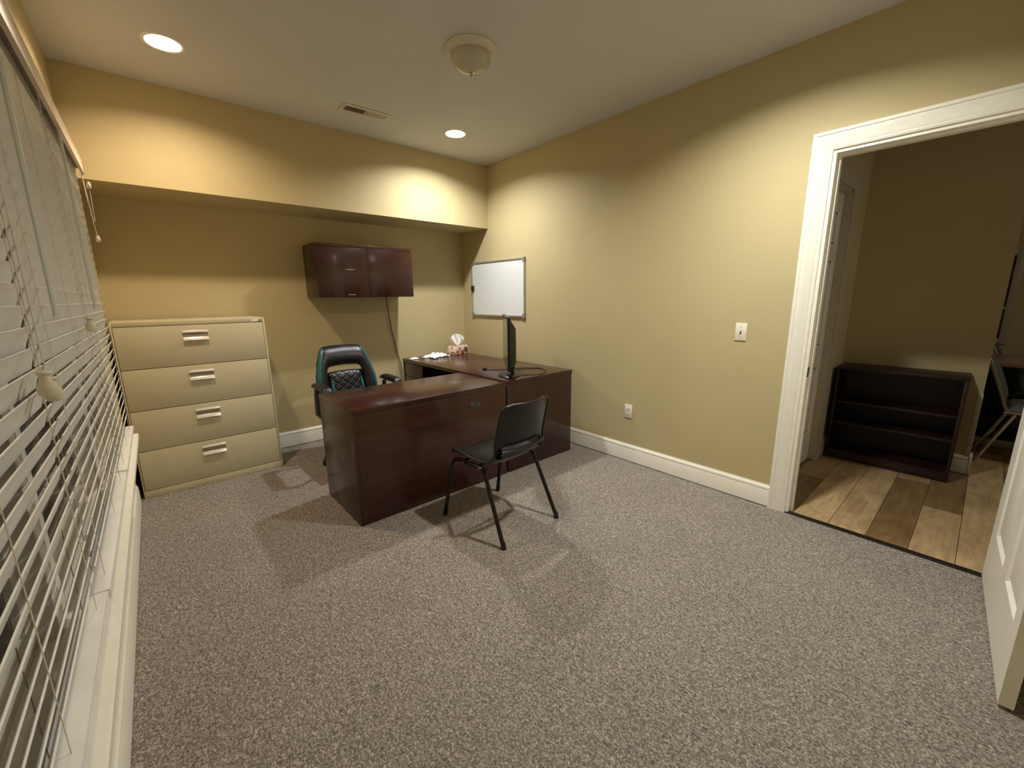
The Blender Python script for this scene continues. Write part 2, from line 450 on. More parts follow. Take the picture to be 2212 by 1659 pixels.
rows = [(.268, .82), (.97, 1.62), (1.73, 1.97)]
door_leaf(dl, DHh, T, rows).build('leaf', 'door', door, smooth=20)
m = MB(); m.lathe([(0, .045+.03), (.012, .045+.03), (.026, .04+.02), (.027, .03+.01), (.012, .02), (.012, .008), (.032, .006), (.032, 0), (0, 0)], (dl-.06, T, .92), 20, 'y')
m.build('knob', 'gun', door)
for z in (.25, 1.05, 1.85):
    MB().tube([(0, T+.004, z-.045), (0, T+.004, z+.045)], .006, 8).build('hinge', 'gun', door)

# hall side door (closed, recessed) : casing on the hall side wall
hx0, hx1, hz = .36, 1.165, 2.13
m = MB(); prof = [(0, 0), (0, .011), (.3, .016), (.8, .02), (1, .02), (1, 0)]; rings = []
for (x, z, ox, oz) in ((hx0, 0, -1, 0), (hx0, hz, -1, 1), (hx1, hz, 1, 1), (hx1, 0, 1, 0)):
    rings.append([m.bm.verts.new((x+ox*t*.092, HY-d, z+oz*t*.092)) for t, d in prof])
for A, B in zip(rings, rings[1:]):
    for k in range(len(prof)): k2 = (k+1) % len(prof); m.bm.faces.new([A[k], A[k2], B[k2], B[k]])
m.bm.faces.new(rings[0]); m.bm.faces.new(rings[-1][::-1])
struct(m.build('trim_3', 'halltrim', smooth=20), 'white casing of the side door in the hall', 'trim')
d2 = thing('door_2', 'closed grey white door in the hall side wall, seen edge on', 'door', (hx0, HY+.045, .01)); struct(d2)
door_leaf(hx1-hx0, hz-.012, .008*1.0+.026, [(.235, .80), (.96, 1.62), (1.73, 1.97)]).build('leaf', 'door', d2, smooth=20, loc=(0, 0, 0))
m = MB(); m.box(hx0-.001, hx0+.015, HY-.001, HY+.1, .006, hz); m.box(hx1-.015, hx1+.001, HY-.001, HY+.1, .006, hz); m.box(hx0, hx1, HY-.001, HY+.1, hz-.015, hz)
struct(m.build('trim_hall_jamb', 'halltrim'), None, 'trim')

# ------------------------------------------------------------------ windows, sill
SPL = [(-3.935, -2.935), (-2.905, -1.925), (-1.895, -1.075)]
for i, (y0, y1) in enumerate(SPL):
    w = thing('window_%d' % (i+1), 'dark double hung window behind the blinds', 'window', (XL-.07, (y0+y1)/2, WZ0)); struct(w)
    hw = (y1-y0)/2; hh = WZ1-WZ0; mid = hh*.5
    m = MB(); fr = .035
    m.box(-.07, .07, -hw-.015, -hw+fr, 0, hh); m.box(-.07, .07, hw-fr, hw+.015, 0, hh); m.box(-.07, .07, -hw+fr, hw-fr, hh-fr, hh); m.box(-.07, .07, -hw+fr, hw-fr, 0, fr)
    m.build('window_frame', 'white', w)
    for nm, z0, z1, xo in (('lower_sash', fr, mid+.02, .015), ('upper_sash', mid-.02, hh-fr, -.025)):
        m = MB(); st = .045; a0, a1 = -hw+fr, hw-fr
        m.box(xo-.018, xo+.018, a0, a0+st, z0, z1, .003); m.box(xo-.018, xo+.018, a1-st, a1, z0, z1, .003)
        m.box(xo-.018, xo+.018, a0+st, a1-st, z0, z0+st+.01, .003); m.box(xo-.018, xo+.018, a0+st, a1-st, z1-st, z1, .003)
        sash = m.build(nm, 'white', w)
        MB().box(xo-.003, xo+.003, a0+st-.004, a1-st+.004, z0+st+.006, z1-st+.004).build('pane', 'glass', sash)
# casing around the window bank, stool (slightly bowed) and apron
m = MB()
m.box(XL, XL+.016, WY1, WY1+.085, WZ0+.03, WZ1+.085, .003); m.box(XL, XL+.016, WY0, WY1, WZ1, WZ1+.085, .003); m.box(XL, XL+.016, WY0-.085, WY0, WZ0+.03, WZ1+.085, .003)
struct(m.build('trim_window', 'white'), 'white window casing', 'trim')
ST = .637
def sx(y):
    return XL+.100
m = MB(); ys = [WY0-.1, -4.0, -3.5, -3.0, -2.6, -2.3, -2.0, -1.7, -1.4, -1.12]
prof = [(.0, ST-.026), (.0, ST), ('n', ST), ('m', ST-.004), ('m', ST-.022), ('n', ST-.026)]
rings = []
for y in ys:
    ring = []
    for k, z in prof:
        x = XL+.001 if k == .0 else (sx(y)-.004 if k == 'n' else sx(y))
        ring.append(m.bm.verts.new((x, y, z)))
    rings.append(ring)
for A, B in zip(rings, rings[1:]):
    for k in range(6): m.bm.faces.new([A[k], A[(k+1) % 6], B[(k+1) % 6], B[k]])
m.bm.faces.new(rings[0]); m.bm.faces.new(rings[-1][::-1])
struct(m.build('trim_window_stool', 'white', smooth=30), 'white wooden window stool under the blinds', 'trim')
struct(MB().box(XL, XL+.015, WY0-.05, -1.15, ST-.10, ST-.027, .003).build('trim_window_apron', 'white'), None, 'trim')

# ------------------------------------------------------------------ blinds
BX = XL+.054; PITCH_S = .0422; TILT = math.radians(69); SW = .0508
def blind(y0, y1, label, wand_y, cords, ladders, zb, seed, stack=0, hung=None):
    rnd = random.Random(seed); yc = (y0+y1)/2; hl = (y1-y0)/2
    t = thing('window_blind', label, 'blind', (BX, yc, ST), 0, 'white slatted blinds on the window wall')
    zt = 2.055-ST
    m = MB(); m.box(-.048, .024, -hl+.004, hl-.004, zt, zt+.046, .002)
    m.box(-.048, -.040, -hl+.004, hl-.004, zt-.004, zt, 0)
    m.build('headrail', 'headrail', t)
    m = MB()
    pr = [(.027, zt-.024), (.027, zt+.046), (.030, zt+.058), (.036, zt+.058), (.039, zt+.046), (.036, zt+.038), (.036, zt-.016), (.039, zt-.024)]
    m.prism(pr, 'y', -hl-.012, hl+.012)
    m.build('valance', 'valance', t, smooth=25)
    n = int((zt-.030-(zb-ST)-.050-stack*.004)/PITCH_S)+1; m = MB()
    def slat(zc, tilt, dy):
        c, s_ = math.cos(tilt), math.sin(tilt)
        ns = 4; top = []; bot = []
        for k in range(ns+1):
            q = (k/ns-.5)*SW; crown = .0018*(1-(2*k/ns-1)**2)
            for lst, off in ((top, .0014), (bot, -.0014)):
                h = crown+off
                lst.append((q*c-h*s_, zc+q*s_+h*c))
        pts = top+bot[::-1]
        A = [m.bm.verts.new((x, -hl+dy, z)) for x, z in pts]; B = [m.bm.verts.new((x, hl+dy, z)) for x, z in pts]
        k = len(pts)
        for i in range(k): m.bm.faces.new([A[i], A[(i+1) % k], B[(i+1) % k], B[i]])
        m.bm.faces.new(A[::-1]); m.bm.faces.new(B)
    for k in range(n):
        slat(zt-.030-k*PITCH_S, TILT+rnd.uniform(-.035, .035), rnd.uniform(-.003, .003))
    for k in range(stack): slat(zb-ST+.029+k*.0062, rnd.uniform(-.02, .02), rnd.uniform(-.004, .004))
    m.build('slats', 'slat', t, smooth=30)
    rz = zb-ST
    MB().box(-.0265, .0265, -hl, hl, rz, rz+.026, .004).build('bottom_rail', 'slat', t)
    for y in ladders:
        m = MB(); cx, sz_ = math.cos(TILT)*SW/2+.002, math.sin(TILT)*SW/2
        m.tube([(cx, y-yc, rz+.01), (cx, y-yc, zt)], .0009, 5); m.tube([(-cx, y-yc, rz+.01), (-cx, y-yc, zt)], .0009, 5)
        m.build('ladder_cord', 'cordw', t)
    if wand_y is not None:
        wy, wz = wand_y; zz = wz-ST
        w = MB().tube([(.026, wy-yc, zz), (.028, wy-yc, zz+.01), (.030, wy-yc+.02, zt-.02)], [.0052, .0058, .0058], 6).build('tilt_wand', 'wand', t)
        MB().tube([(.030, wy-yc+.02, zt-.03), (.026, wy-yc+.02, zt+.005)], .0025, 6).build('wand_hook', 'silver', w)
    for cy_, cz in cords:
        zz = cz-ST
        cd = MB().tube([(.030, cy_-yc, zz+.02), (.030, cy_-yc+.01, zz+.3), (.027, cy_-yc+.012, zt+.01)], .0012, 5).build('lift_cord', 'cordw', t)
        m = MB(); m.lathe([(0, .030), (.010, .030), (.0115, .027), (.007, .022), (.0075, .016), (.0135, .004), (.015, -.006), (.012, -.015), (.005, -.019), (0, -.019)], (.034, cy_-yc, zz), 16)
        m.build('cord_tassel', 'cream', cd)
    if hung:
        for pts, tas in hung:
            cd = MB().tube([(x-BX, y-yc, z-ST) for x, y, z in pts], .0012, 5).build('lift_cord', 'cordw', t)
            if tas:
                x, y, z = tas
                MB().lathe([(0, .018), (.005, .017), (.009, .004), (.0095, -.012), (.007, -.016), (0, -.016)], (x-BX, y-yc, z-ST), 12).build('cord_tassel', 'cream', cd)
    return t
BL = [
blind(-3.91, -2.918, 'nearest white slatted blind at the left edge, with two bell shaped cord tassels', None, [(-3.09, 1.222), (-3.045, 1.205)], [-2.99, -3.40, -3.82], ST+.002, 1, stack=3),
blind(-2.885, -1.912, 'middle white slatted blind with a long tilt wand hanging in front of it', (-2.76, 1.345), [(-2.17, 1.295)], [-2.80, -2.38, -2.02], ST+.006, 2),
blind(-1.880, -1.030, 'farthest white slatted blind beside the beige file cabinet', (-1.80, 1.350), [], [-1.78, -1.45, -1.12], ST+.004, 3,
      hung=[([(BX+.028, -1.05, 2.05), (BX+.031, -1.055, 1.99), (BX+.036, -1.04, 1.83), (BX+.042, -1.025, 1.80), (BX+.046, -1.03, 1.97)], (BX+.046, -1.03, 1.98)),
            ([(BX+.027, -1.045, 2.05), (BX+.030, -1.045, 1.9), (BX+.040, -1.035, 1.72)], (BX+.040, -1.035, 1.71))])]
# the window wall stands a little out of square with the room
def swing(objs, ang):
    M = Matrix.Translation((XL, -3.4, 0)) @ Matrix.Rotation(ang, 4, 'Z') @ Matrix.Translation((-XL, 3.4, 0))
    for o in objs:
        loc = Vector(o.location); r = o.rotation_euler.z
        n = M @ loc; o.location = n; o.rotation_euler.z = r+ang
swing([o for o in COL.objects if o.parent is None and (o.name in ('wall_left', 'baseboard_left', 'trim_window', 'trim_window_stool', 'trim_window_apron') or o.name.startswith('window_blind') or o.name in ('window_1', 'window_2', 'window_3'))], -.010)

# ------------------------------------------------------------------ ceiling fittings
for i, L in enumerate(LAMPS):
    t = thing('recessed_downlight', L['lab'], 'ceiling light', (L['x'], L['y'], H), 0, 'recessed downlights in the ceiling')
    m = MB(); m.lathe([(RH-.003, .0), (RH-.004, -.004), (RH+.008, -.006), (RH+.014, -.002), (RH+.014, .0)], seg=40, closed=True); m.build('trim_ring', 'baffle', t)
    m = MB(); m.lathe([(RH-.0005, .001), (RH-.004, .06), (RH-.004, .10), (0, .10)], seg=40); m.build('can', 'baffle', t)
    m = MB(); m.lathe([(0, .032), (.042, .033), (.057, .037), (.0625, .045)], seg=40)
    m.build('lamp_lens', emit('lamp_glow_%d' % i, L['col'], L['s']), t)

t = thing('flush_ceiling_fixture', 'unlit white flush mount ceiling light with a glass bowl and finial', 'ceiling light', (-1.353, -2.118, H))
m = MB(); m.lathe([(0, 0), (.145, 0), (.147, -.006), (.140, -.016), (.130, -.022), (.126, -.030), (.117, -.034), (.112, -.034), (.108, -.028), (0, -.028)], seg=56); m.build('canopy_ring', 'ring', t, smooth=25)
m = MB(); m.lathe([(.113, -.030), (.116, -.036), (.112, -.055), (.100, -.078), (.080, -.098), (.052, -.111), (.02, -.117), (0, -.118)], seg=56); m.build('glass_bowl', 'dome', t, smooth=60)
m = MB(); m.lathe([(0, -.114), (.017, -.114), (.018, -.118), (.010, -.122), (.013, -.128), (.012, -.134), (.006, -.139), (0, -.140)], seg=20); m.build('finial', 'chrome', t)

t = thing('ceiling_vent', 'white rectangular air vent grille in the ceiling', 'vent', (-1.488, -.964, H), math.radians(-2))
m = MB(); x, y = .178, .070; ix, iy = .150, .038
m.box(-x, x, -y, -iy, -.006, -.0005, .002); m.box(-x, x, iy, y, -.006, -.0005, .002); m.box(-x, -ix, -iy, iy, -.006, -.0005, .002); m.box(ix, x, -iy, iy, -.006, -.0005, .002); m.box(-.004, .004, -iy, iy, -.005, -.0005)
m.build('vent_frame', 'grille', t)
MB().box(-ix, ix, -iy, iy, -.0012, -.0004).build('duct_opening', 'dark', t)
for s, nm in ((-1, 'louvres'), (1, 'louvres')):
    m = MB(); k = 11
    for j in range(k):
        xc = s*(.010+(j+.5)*(ix-.012)/k); q = .0042*s
        m.hull([(xc-q, -iy, -.0012), (xc-q+.001, -iy, -.0012), (xc-q, iy, -.0012), (xc-q+.001, iy, -.0012), (xc+q, -iy, -.0075), (xc+q+.001, -iy, -.0075), (xc+q, iy, -.0075), (xc+q+.001, iy, -.0075)])
    m.build(nm, 'grille', t, smooth=0)

# ------------------------------------------------------------------ lateral file cabinet
x0, x1, yf, yb, hz_ = -3.126, -2.238, -.491, -.030, 1.246
t = thing('file_cabinet', 'tall beige metal lateral file cabinet with four drawers', 'filing cabinet', ((x0+x1)/2, (yf+yb)/2, 0))
w2 = (x1-x0)/2; d2_ = (yb-yf)/2
m = MB(); m.box(-w2, w2, -d2_+.02, d2_, 0, hz_-.0, .004)
m.box(-w2, -w2+.010, -d2_, -d2_+.021, 0, hz_, .002); m.box(w2-.014, w2, -d2_, -d2_+.021, 0, hz_, .002)
m.box(-w2+.009, w2-.013, -d2_, -d2_+.021, hz_-.032, hz_, .002); m.box(-w2+.009, w2-.013, -d2_, -d2_+.021, 0, .058, .002)
m.build('cabinet_body', 'putty', t)
MB().box(-w2+.0095, w2-.0135, -d2_+.014, -d2_+.0202, .057, hz_-.031).build('drawer_gap', 'gap', t)
for i in range(4):
    z1 = 1.2115-i*.2885; z0 = z1-.2855
    dr = MB().box(-w2+.0125, w2-.0165, -d2_-.002, -d2_+.016, z0, z1-.001, .002).build('drawer', 'putty', t)
    cx = -.002; zc = z1-.073; hw = .0735
    hd = MB()
    for zt_, zb_, dp in ((zc+.034, zc+.019, .010), (zc-.013, zc-.036, .018)):
        hd.hull([(cx-hw, -d2_-.001, zb_), (cx-hw, -d2_-.002, zt_), (cx+hw, -d2_-.001, zb_), (cx+hw, -d2_-.002, zt_),
                 (cx-hw, -d2_-dp, zb_), (cx-hw, -d2_-.004, zt_), (cx+hw, -d2_-dp, zb_), (cx+hw, -d2_-.004, zt_)], .001)
    ho = hd.build('drawer_handle', 'silver', dr)
    MB().box(cx-hw, cx+hw, -d2_-.0035, -d2_-.0015, zc-.014, zc+.019).build('label_slot', 'recess', dr)
lk = MB().lathe([(0, -.006), (.009, -.006), (.010, -.003), (.010, .001)], (w2-.026, -d2_, hz_-.019), 20, 'y').build('lock', 'chrome', t)
MB().box(w2-.088, w2-.045, -d2_-.0012, -d2_+.001, hz_-.026, hz_-.010).build('paper_sticker', 'paper', t)

# ------------------------------------------------------------------ wall cabinet over the desk
x0, x1, z0, z1, d = -1.767, -.850, 1.397, 1.861, .351
t = thing('wall_cabinet', 'dark mahogany two door cabinet hung on the back wall', 'cabinet', ((x0+x1)/2, 0, z0)); w2 = (x1-x0)/2; h = z1-z0
m = MB(); m.box(-w2, -w2+.019, -d+.02, -.001, 0, h-.025, .001); m.box(w2-.019, w2, -d+.02, -.001, 0, h-.025, .001); m.box(-w2+.019, w2-.019, -.012, -.001, .0, h-.025)
m.build('side_panels', 'mah_z', t)
MB().box(-w2, w2, -d, -.001, h-.025, h, .0015).build('top_panel', 'mah_x', t)
MB().box(-w2+.019, w2-.019, -d+.021, -.012, .002, .021).build('bottom_panel', 'mah_x', t)
for s in (-1, 1):
    xa, xb_ = (-w2+.001, -.001) if s < 0 else (.001, w2-.001)
    dr = MB().box(xa, xb_, -d, -d+.019, .0, h-.028, .0012).build('cabinet_door', 'mah_z', t)
    if s < 0:  # two thin pale strips on the left door face
        MB().box(-.205, -.122, -d-.0012, -d+.0005, .243, .249).build('pale_streak', 'streak', dr)
        MB().box(-.200, -.132, -d-.0012, -d+.0005, .020, .026).build('pale_streak', 'streak', dr)
o = MB().tube([(-.996, -.03, 1.399), (-.990, -.012, 1.36), (-.976, -.008, 1.241), (-.956, -.008, 1.047), (-.905, -.010, .79), (-.880, -.02, .66), (-.87, -.04, .40), (-.86, -.05, .02), (-.80, -.06, .008)], .0035, 8).build('power_cord', 'black')
tag(o, 'dark power cord running down the wall from under the wall cabinet', 'cord')
o = MB().tube([(-1.04, -.02, 1.399), (-1.035, -.006, 1.34), (-1.00, -.005, 1.15), (-.96, -.006, .95), (-.90, -.008, .70), (-.87, -.01, .4), (-.86, -.012, .10)], .0016, 6).build('thin_cord', 'greyplastic')
tag(o, 'thin pale cord hanging on the wall left of the dark cord', 'cord')

# ------------------------------------------------------------------ desk A (along right wall) and return B
xa, xr, ya, yb2, HT = -.926, -.167, -1.888, -.161, .749
t = thing('desk', 'dark mahogany desk beside the right wall holding the monitor', 'desk', ((xa+xr)/2, (ya+yb2)/2, 0)); wx = (xr-xa)/2; wy = (yb2-ya)/2; TH = .030
MB().box(-wx, wx, -wy, wy, HT-TH, HT, .002).build('desktop', 'mah_y', t)
MB().box(-wx+.003, wx-.003, -wy+.004, -wy+.026, 0, HT-TH-.0005, .001).build('end_panel', 'mah_z', t)
MB().box(-wx+.003, wx-.003, wy-.026, wy-.004, 0, HT-TH-.0005, .001).build('end_panel', 'mah_z', t)
MB().box(wx-.06, wx-.041, -wy+.026, wy-.026, .02, HT-TH-.0005).build('modesty_panel', 'mah_y', t)
ped = MB().box(-wx+.024, wx-.062, wy-.41, wy-.027, .0, HT-TH-.001).build('pedestal', 'mah_z', t)
for k, (a0, a1) in enumerate(((.575, HT-TH-.006), (.315, .570), (.03, .310))):
    dr = MB().box(-wx+.005, -wx+.0235, wy-.41, wy-.028, a0, a1, .001).build('drawer', 'mah_y', ped)
o = MB().lathe([(0, .0008), (.030, .0008), (.031, .002), (.024, .003), (0, .003)], (-.344-(xa+xr)/2, -.354-(ya+yb2)/2, HT-.0008), 24).build('cable_grommet', 'black', t)

bx0, bx1, by0, by1, HB = -2.120, xa-.004, -1.890, -1.282, .742
t = thing('desk_return', 'dark mahogany desk return facing the black guest chair', 'desk', ((bx0+bx1)/2, (by0+by1)/2, 0)); wx = (bx1-bx0)/2; wy = (by1-by0)/2
MB().box(-wx, wx, -wy, wy, HB-TH, HB, .002).build('desktop', 'mah_x', t)
MB().box(-wx+.003, -wx+.024, -wy+.004, wy-.004, 0, HB-TH-.0005, .001).build('end_panel', 'mah_z', t)
MB().box(wx-.026, wx-.006, -wy+.03, wy-.004, 0, HB-TH-.0005, .001).build('end_panel', 'mah_z', t)
MB().box(-wx+.0245, wx-.006, -wy+.005, -wy+.025, 0, HB-TH-.0005, .001).build('front_panel', 'mah_x', t)
px = -1.228-(bx0+bx1)/2
pl = MB().box(px-.045, px+.045, -wy+.002, -wy+.0055, .597, .641, .002).build('cable_plate', 'recess' if False else 'gun', t)
MB().box(px-.004, px+.004, -wy+.0012, -wy+.0025, .614, .624).build('plate_screw', 'dark', pl)
pd = MB().box(-wx+.025, -wx+.42, -wy+.03, wy-.026, 0, HB-TH-.001).build('pedestal', 'mah_z', t)
for a0, a1 in ((.50, HB-TH-.006), (.27, .495), (.03, .265)):
    MB().box(-wx+.026, -wx+.419, wy-.0255, wy-.006, a0, a1, .001).build('drawer', 'mah_x', pd)

# ------------------------------------------------------------------ monitor
mc = Vector((-.765, -1.700, HT+.0012)); ang = math.atan2(.8, .6)
t = thing('monitor', 'black flat screen monitor seen almost edge on at the desk corner', 'monitor', mc, ang)
# local x = along screen width, screen faces local +y
MW, M0, M1 = .335, .086, .488
m = MB(); m.box(-MW, MW, -.012, .012, M0, M1, .006)
m.hull([(-MW+.02, -.012, M0+.02), (-MW+.07, -.055, M0+.05), (-MW+.02, -.012, M1-.02), (-MW+.07, -.055, M1-.09), (MW-.02, -.012, M0+.02), (MW-.07, -.055, M0+.05), (MW-.02, -.012, M1-.02), (MW-.07, -.055, M1-.09)], .006)
m.build('monitor_shell', 'black', t)
MB().box(-MW+.012, MW-.012, .0115, .0132, M0+.018, M1-.012).build('screen', 'screen', t)
m = MB(); m.box(-.045, .045, -.075, -.050, .10, .30, .005); m.box(-.035, .035, -.060, -.030, .012, .13, .005); m.build('stand_neck', 'black', t)
m = MB(); m.lathe([(0, .0), (.125, .0), (.128, .005), (.120, .011), (.05, .016), (0, .017)], (0, -.02, 0), 40); o = m.build('stand_base', 'black', t)
for v in o.data.vertices: v.co.y = -.02+(v.co.y+.02)*.72
def smoothpath(pts, n=8):
    P = [Vector(q) for q in pts]; P = [2*P[0]-P[1]]+P+[2*P[-1]-P[-2]]; out = []
    for i in range(1, len(P)-2):
        for k in range(n):
            u = k/n; a, b, c, d_ = P[i-1:i+3]
            out.append(.5*((2*b)+(-a+c)*u+(2*a-5*b+4*c-d_)*u*u+(-a+3*b-3*c+d_)*u**3))
    out.append(P[-2]); return out
zc = HT+.0042
t = thing('monitor_cable', 'black power cable looped on the desk behind the monitor', 'cable', (-.55, -1.6, HT))
def rel(pts): return [(x+.55, y+1.6, z-HT) for x, y, z in pts]
MB().tube(smoothpath(rel([(-.735, -1.36, zc), (-.69, -1.44, zc), (-.584, -1.477, zc), (-.47, -1.51, zc), (-.38, -1.58, zc), (-.345, -1.67, zc), (-.36, -1.74, zc), (-.44, -1.83, zc), (-.53, -1.86, zc), (-.62, -1.82, zc), (-.69, -1.79, zc+.001)])), .0032, 8).build('cable', 'black', t)
MB().tube(smoothpath(rel([(-.67, -1.70, HT+.17), (-.62, -1.63, HT+.06), (-.55, -1.575, zc+.004), (-.45, -1.59, zc+.003), (-.37, -1.62, zc+.003), (-.31, -1.64, zc)])), .0028, 8).build('cable', 'black', t)
MB().hull(rel([(-.752, -1.352, HT+.0002), (-.752, -1.352, HT+.018), (-.728, -1.378, HT+.0002), (-.728, -1.378, HT+.018), (-.738, -1.338, HT+.0002), (-.738, -1.338, HT+.018), (-.714, -1.364, HT+.0002), (-.714, -1.364, HT+.018)]), .002).build('plug', 'dark', t)

# ------------------------------------------------------------------ tissue box, crumpled tissue
t = thing('tissue_box', 'floral tissue box with a white tissue standing out of the top', 'tissue box', (-.275, -.243, HT), math.radians(10))
m = MB(); m.box(-.114, .114, -.055, .055, 0, .092, .0015); m.build('carton', 'floral', t)
m = MB(); m.lathe([(.022, .0924), (.024, .0930), (0, .0930)], seg=24); o = m.build('opening', 'dark', t)
for v in o.data.vertices: v.co.x *= 2.4
def tis(u, v):
    a = (u-.5)*2; spread = .014+.070*min(1, v*1.45)
    fold = .012*math.sin(u*19+v*3)*(.3+v)
    zz = .090+.140*v*(1-.30*a*a)-.02*max(0, v-.8)*(1+math.sin(u*14))
    return (a*spread*.72+fold*.6, -a*spread*.66+fold*.7, zz)
o = MB().grid(tis, 40, 16).build('tissue', 'paper', t, smooth=80)
sm = o.modifiers.new('s', 'SOLIDIFY'); sm.thickness = .0006
def crumple(name, label, cx, cy, lx, ly, rz, hgt, seed):
    rnd = random.Random(seed); ph = [rnd.uniform(0, 6.28) for _ in range(12)]
    def f(u, v):
        a, b = (u-.5)*2, (v-.5)*2
        ex = 1+.16*math.sin(5*math.atan2(b, a)+ph[0])+.10*math.sin(9*math.atan2(b, a)+ph[1])
        x, y = a*lx/2*ex, b*ly/2*ex
        edge = 1-max(abs(a), abs(b))**3
        h = .35+.25*math.sin(6*a+2.5*b+ph[2])+.22*math.sin(9*b-5*a+ph[3])+.16*math.sin(15*a+ph[4]+4*b)+.1*math.sin(21*b+ph[5]-9*a)
        return (x, y, .0015+max(0, h)*hgt*(.30+.7*edge))
    o = MB().grid(f, 36, 30).build(name, 'paper', None, smooth=80, loc=(cx, cy, HT)); o.rotation_euler.z = rz
    s_ = o.modifiers.new('s', 'SOLIDIFY'); s_.thickness = .0012; s_.offset = 1
    return tag(o, label, 'tissue', 'crumpled tissues on the desk')
crumple('crumpled_tissue', 'large crumpled white tissue lying beside the tissue box', -.585, -.300, .27, .17, .35, .050, 3)
crumple('crumpled_tissue', 'narrow crumpled white tissue at the back left desk corner', -.852, -.285, .10, .07, .25, .022, 8)

# ------------------------------------------------------------------ whiteboard, switch, outlet
y0, y1, z0, z1 = -.2067, -1.1125, 1.175, 1.772
t = thing('whiteboard', 'small white dry erase board with aluminium frame on the right wall', 'whiteboard', (0, (y0+y1)/2, (z0+z1)/2)); hw = (y0-y1)/2; hh = (z1-z0)/2
MB().box(-.012, -.001, -hw+.004, hw-.004, -hh+.004, hh-.004).build('writing_surface', 'board', t)
m = MB()
for s in (-1, 1):
    m.box(-.019, -.0005, -hw, hw, s*hh, s*(hh-.018), .003); m.box(-.019, -.0005, s*hw, s*(hw-.016), -hh, hh, .003)
m.build('frame', 'alu', t)
for sy in (-1, 1):
    for sz_ in (-1, 1):
        pts = [(sy*(hw+.002), sz_*(hh+.002)), (sy*(hw-.042), sz_*(hh+.002)), (sy*(hw-.042), sz_*(hh-.020)), (sy*(hw-.020), sz_*(hh-.042)), (sy*(hw+.002), sz_*(hh-.042))]
        m = MB(); m.prism(pts, 'x', -.022, -.0005); m.build('corner_cap', 'greyplastic', t)
MB().box(-.034, -.012, hw-.045, hw-.004, -.022, .042, .004).build('pen_clip', 'dark', t)

def wallplate(name, label, cat, y, z, kind):
    t = thing(name, label, cat, (0, y, z))
    MB().box(-.006, -.0003, -.035, .035, -.0572, .0572, .0025).build('cover_plate', 'plate', t)
    if kind == 'switch':
        MB().box(-.0072, -.005, -.005, .005, -.012, .012).build('toggle_slot', 'dark', t)
        MB().hull([(-.005, -.004, -.006), (-.005, -.004, .006), (-.005, .004, -.006), (-.005, .004, .006), (-.020, -.0032, .006), (-.019, -.0032, .013), (-.020, .0032, .006), (-.019, .0032, .013)], .001).build('toggle', 'plate', t)
        zs = (.030, -.030)
    else:
        for k in (-1, 1):
            f = MB().box(-.0085, -.005, -.0165, .0165, k*.0195-.0135, k*.0195+.0135, .004).build('receptacle_face', 'plate', t)
            m = MB(); m.box(-.0090, -.008, -.0075, -.0055, k*.0195-.002, k*.0195+.006); m.box(-.0090, -.008, .0055, .0075, k*.0195-.002, k*.0195+.006); m.box(-.0090, -.008, -.002, .002, k*.0195-.009, k*.0195-.005)
            m.build('slots', 'dark', f)
        zs = (0,)
    for z_ in zs: MB().lathe([(0, -.0072), (.003, -.0068), (.0032, -.005)], (0, 0, z_), 12, 'x').build('screw', 'greyplastic', t)
wallplate('light_switch', 'white toggle light switch on the right wall near the doorway', 'switch', -3.186, 1.141, 'switch')
wallplate('wall_outlet', 'white duplex power outlet low on the right wall', 'outlet', -2.369, .435, 'outlet')

# ------------------------------------------------------------------ black guest chair (moulded shell on steel legs)
t = thing('guest_chair', 'black plastic shell chair on black steel legs in front of the desk', 'chair', (-1.399, -2.361, 0), math.radians(4))
PROF = [(.215, .428), (.205, .444), (.17, .452), (.10, .448), (.02, .441), (-.06, .437), (-.115, .440), (-.150, .452), (-.178, .478), (-.196, .515), (-.209, .560), (-.222, .620), (-.236, .680), (-.250, .735), (-.262, .775), (-.272, .800), (-.279, .808)]
WID = [.196, .212, .222, .226, .224, .220, .214, .209, .205, .202, .200, .199, .197, .195, .193, .191, .190]
def interp(a, t):
    q = t*(len(a)-1); i = min(int(q), len(a)-2); f = q-i
    if isinstance(a[0], tuple): return tuple(a[i][k]*(1-f)+a[i+1][k]*f for k in range(len(a[0])))
    return a[i]*(1-f)+a[i+1]*f
def shell_pt(u, v):
    y, z = interp(PROF, v); w = interp(WID, v); a = (u-.5)*2
    backness = min(1, max(0, (v-.45)/.2))
    y += backness*.042*a*a*(1-.2*v); z += (1-backness)*.020*abs(a)**3*(1 if v > .1 else v*10)
    tt = min(1, max(0, (v-.80)/.20)); w *= 1-.34*tt**3.2
    return (a*w, y, z)
def mk_shell(name, v0, v1, skip=None, nu=28, nv=24):
    o = MB().grid(lambda u, v: shell_pt(u, v0+(v1-v0)*v), nu, nv, skip).build(name, 'blackrough', t, smooth=60)
    sm = o.modifiers.new('s', 'SOLIDIFY'); sm.thickness = .011; sm.offset = 0
    bv = o.modifiers.new('b', 'BEVEL'); bv.width = .003; bv.segments = 2; bv.limit_method = 'ANGLE'
    return o
seat = mk_shell('seat', 0, .50)
back = mk_shell('backrest', .50, 1.0, lambda u, v: .12 < u < .88 and .07 < v < .26)
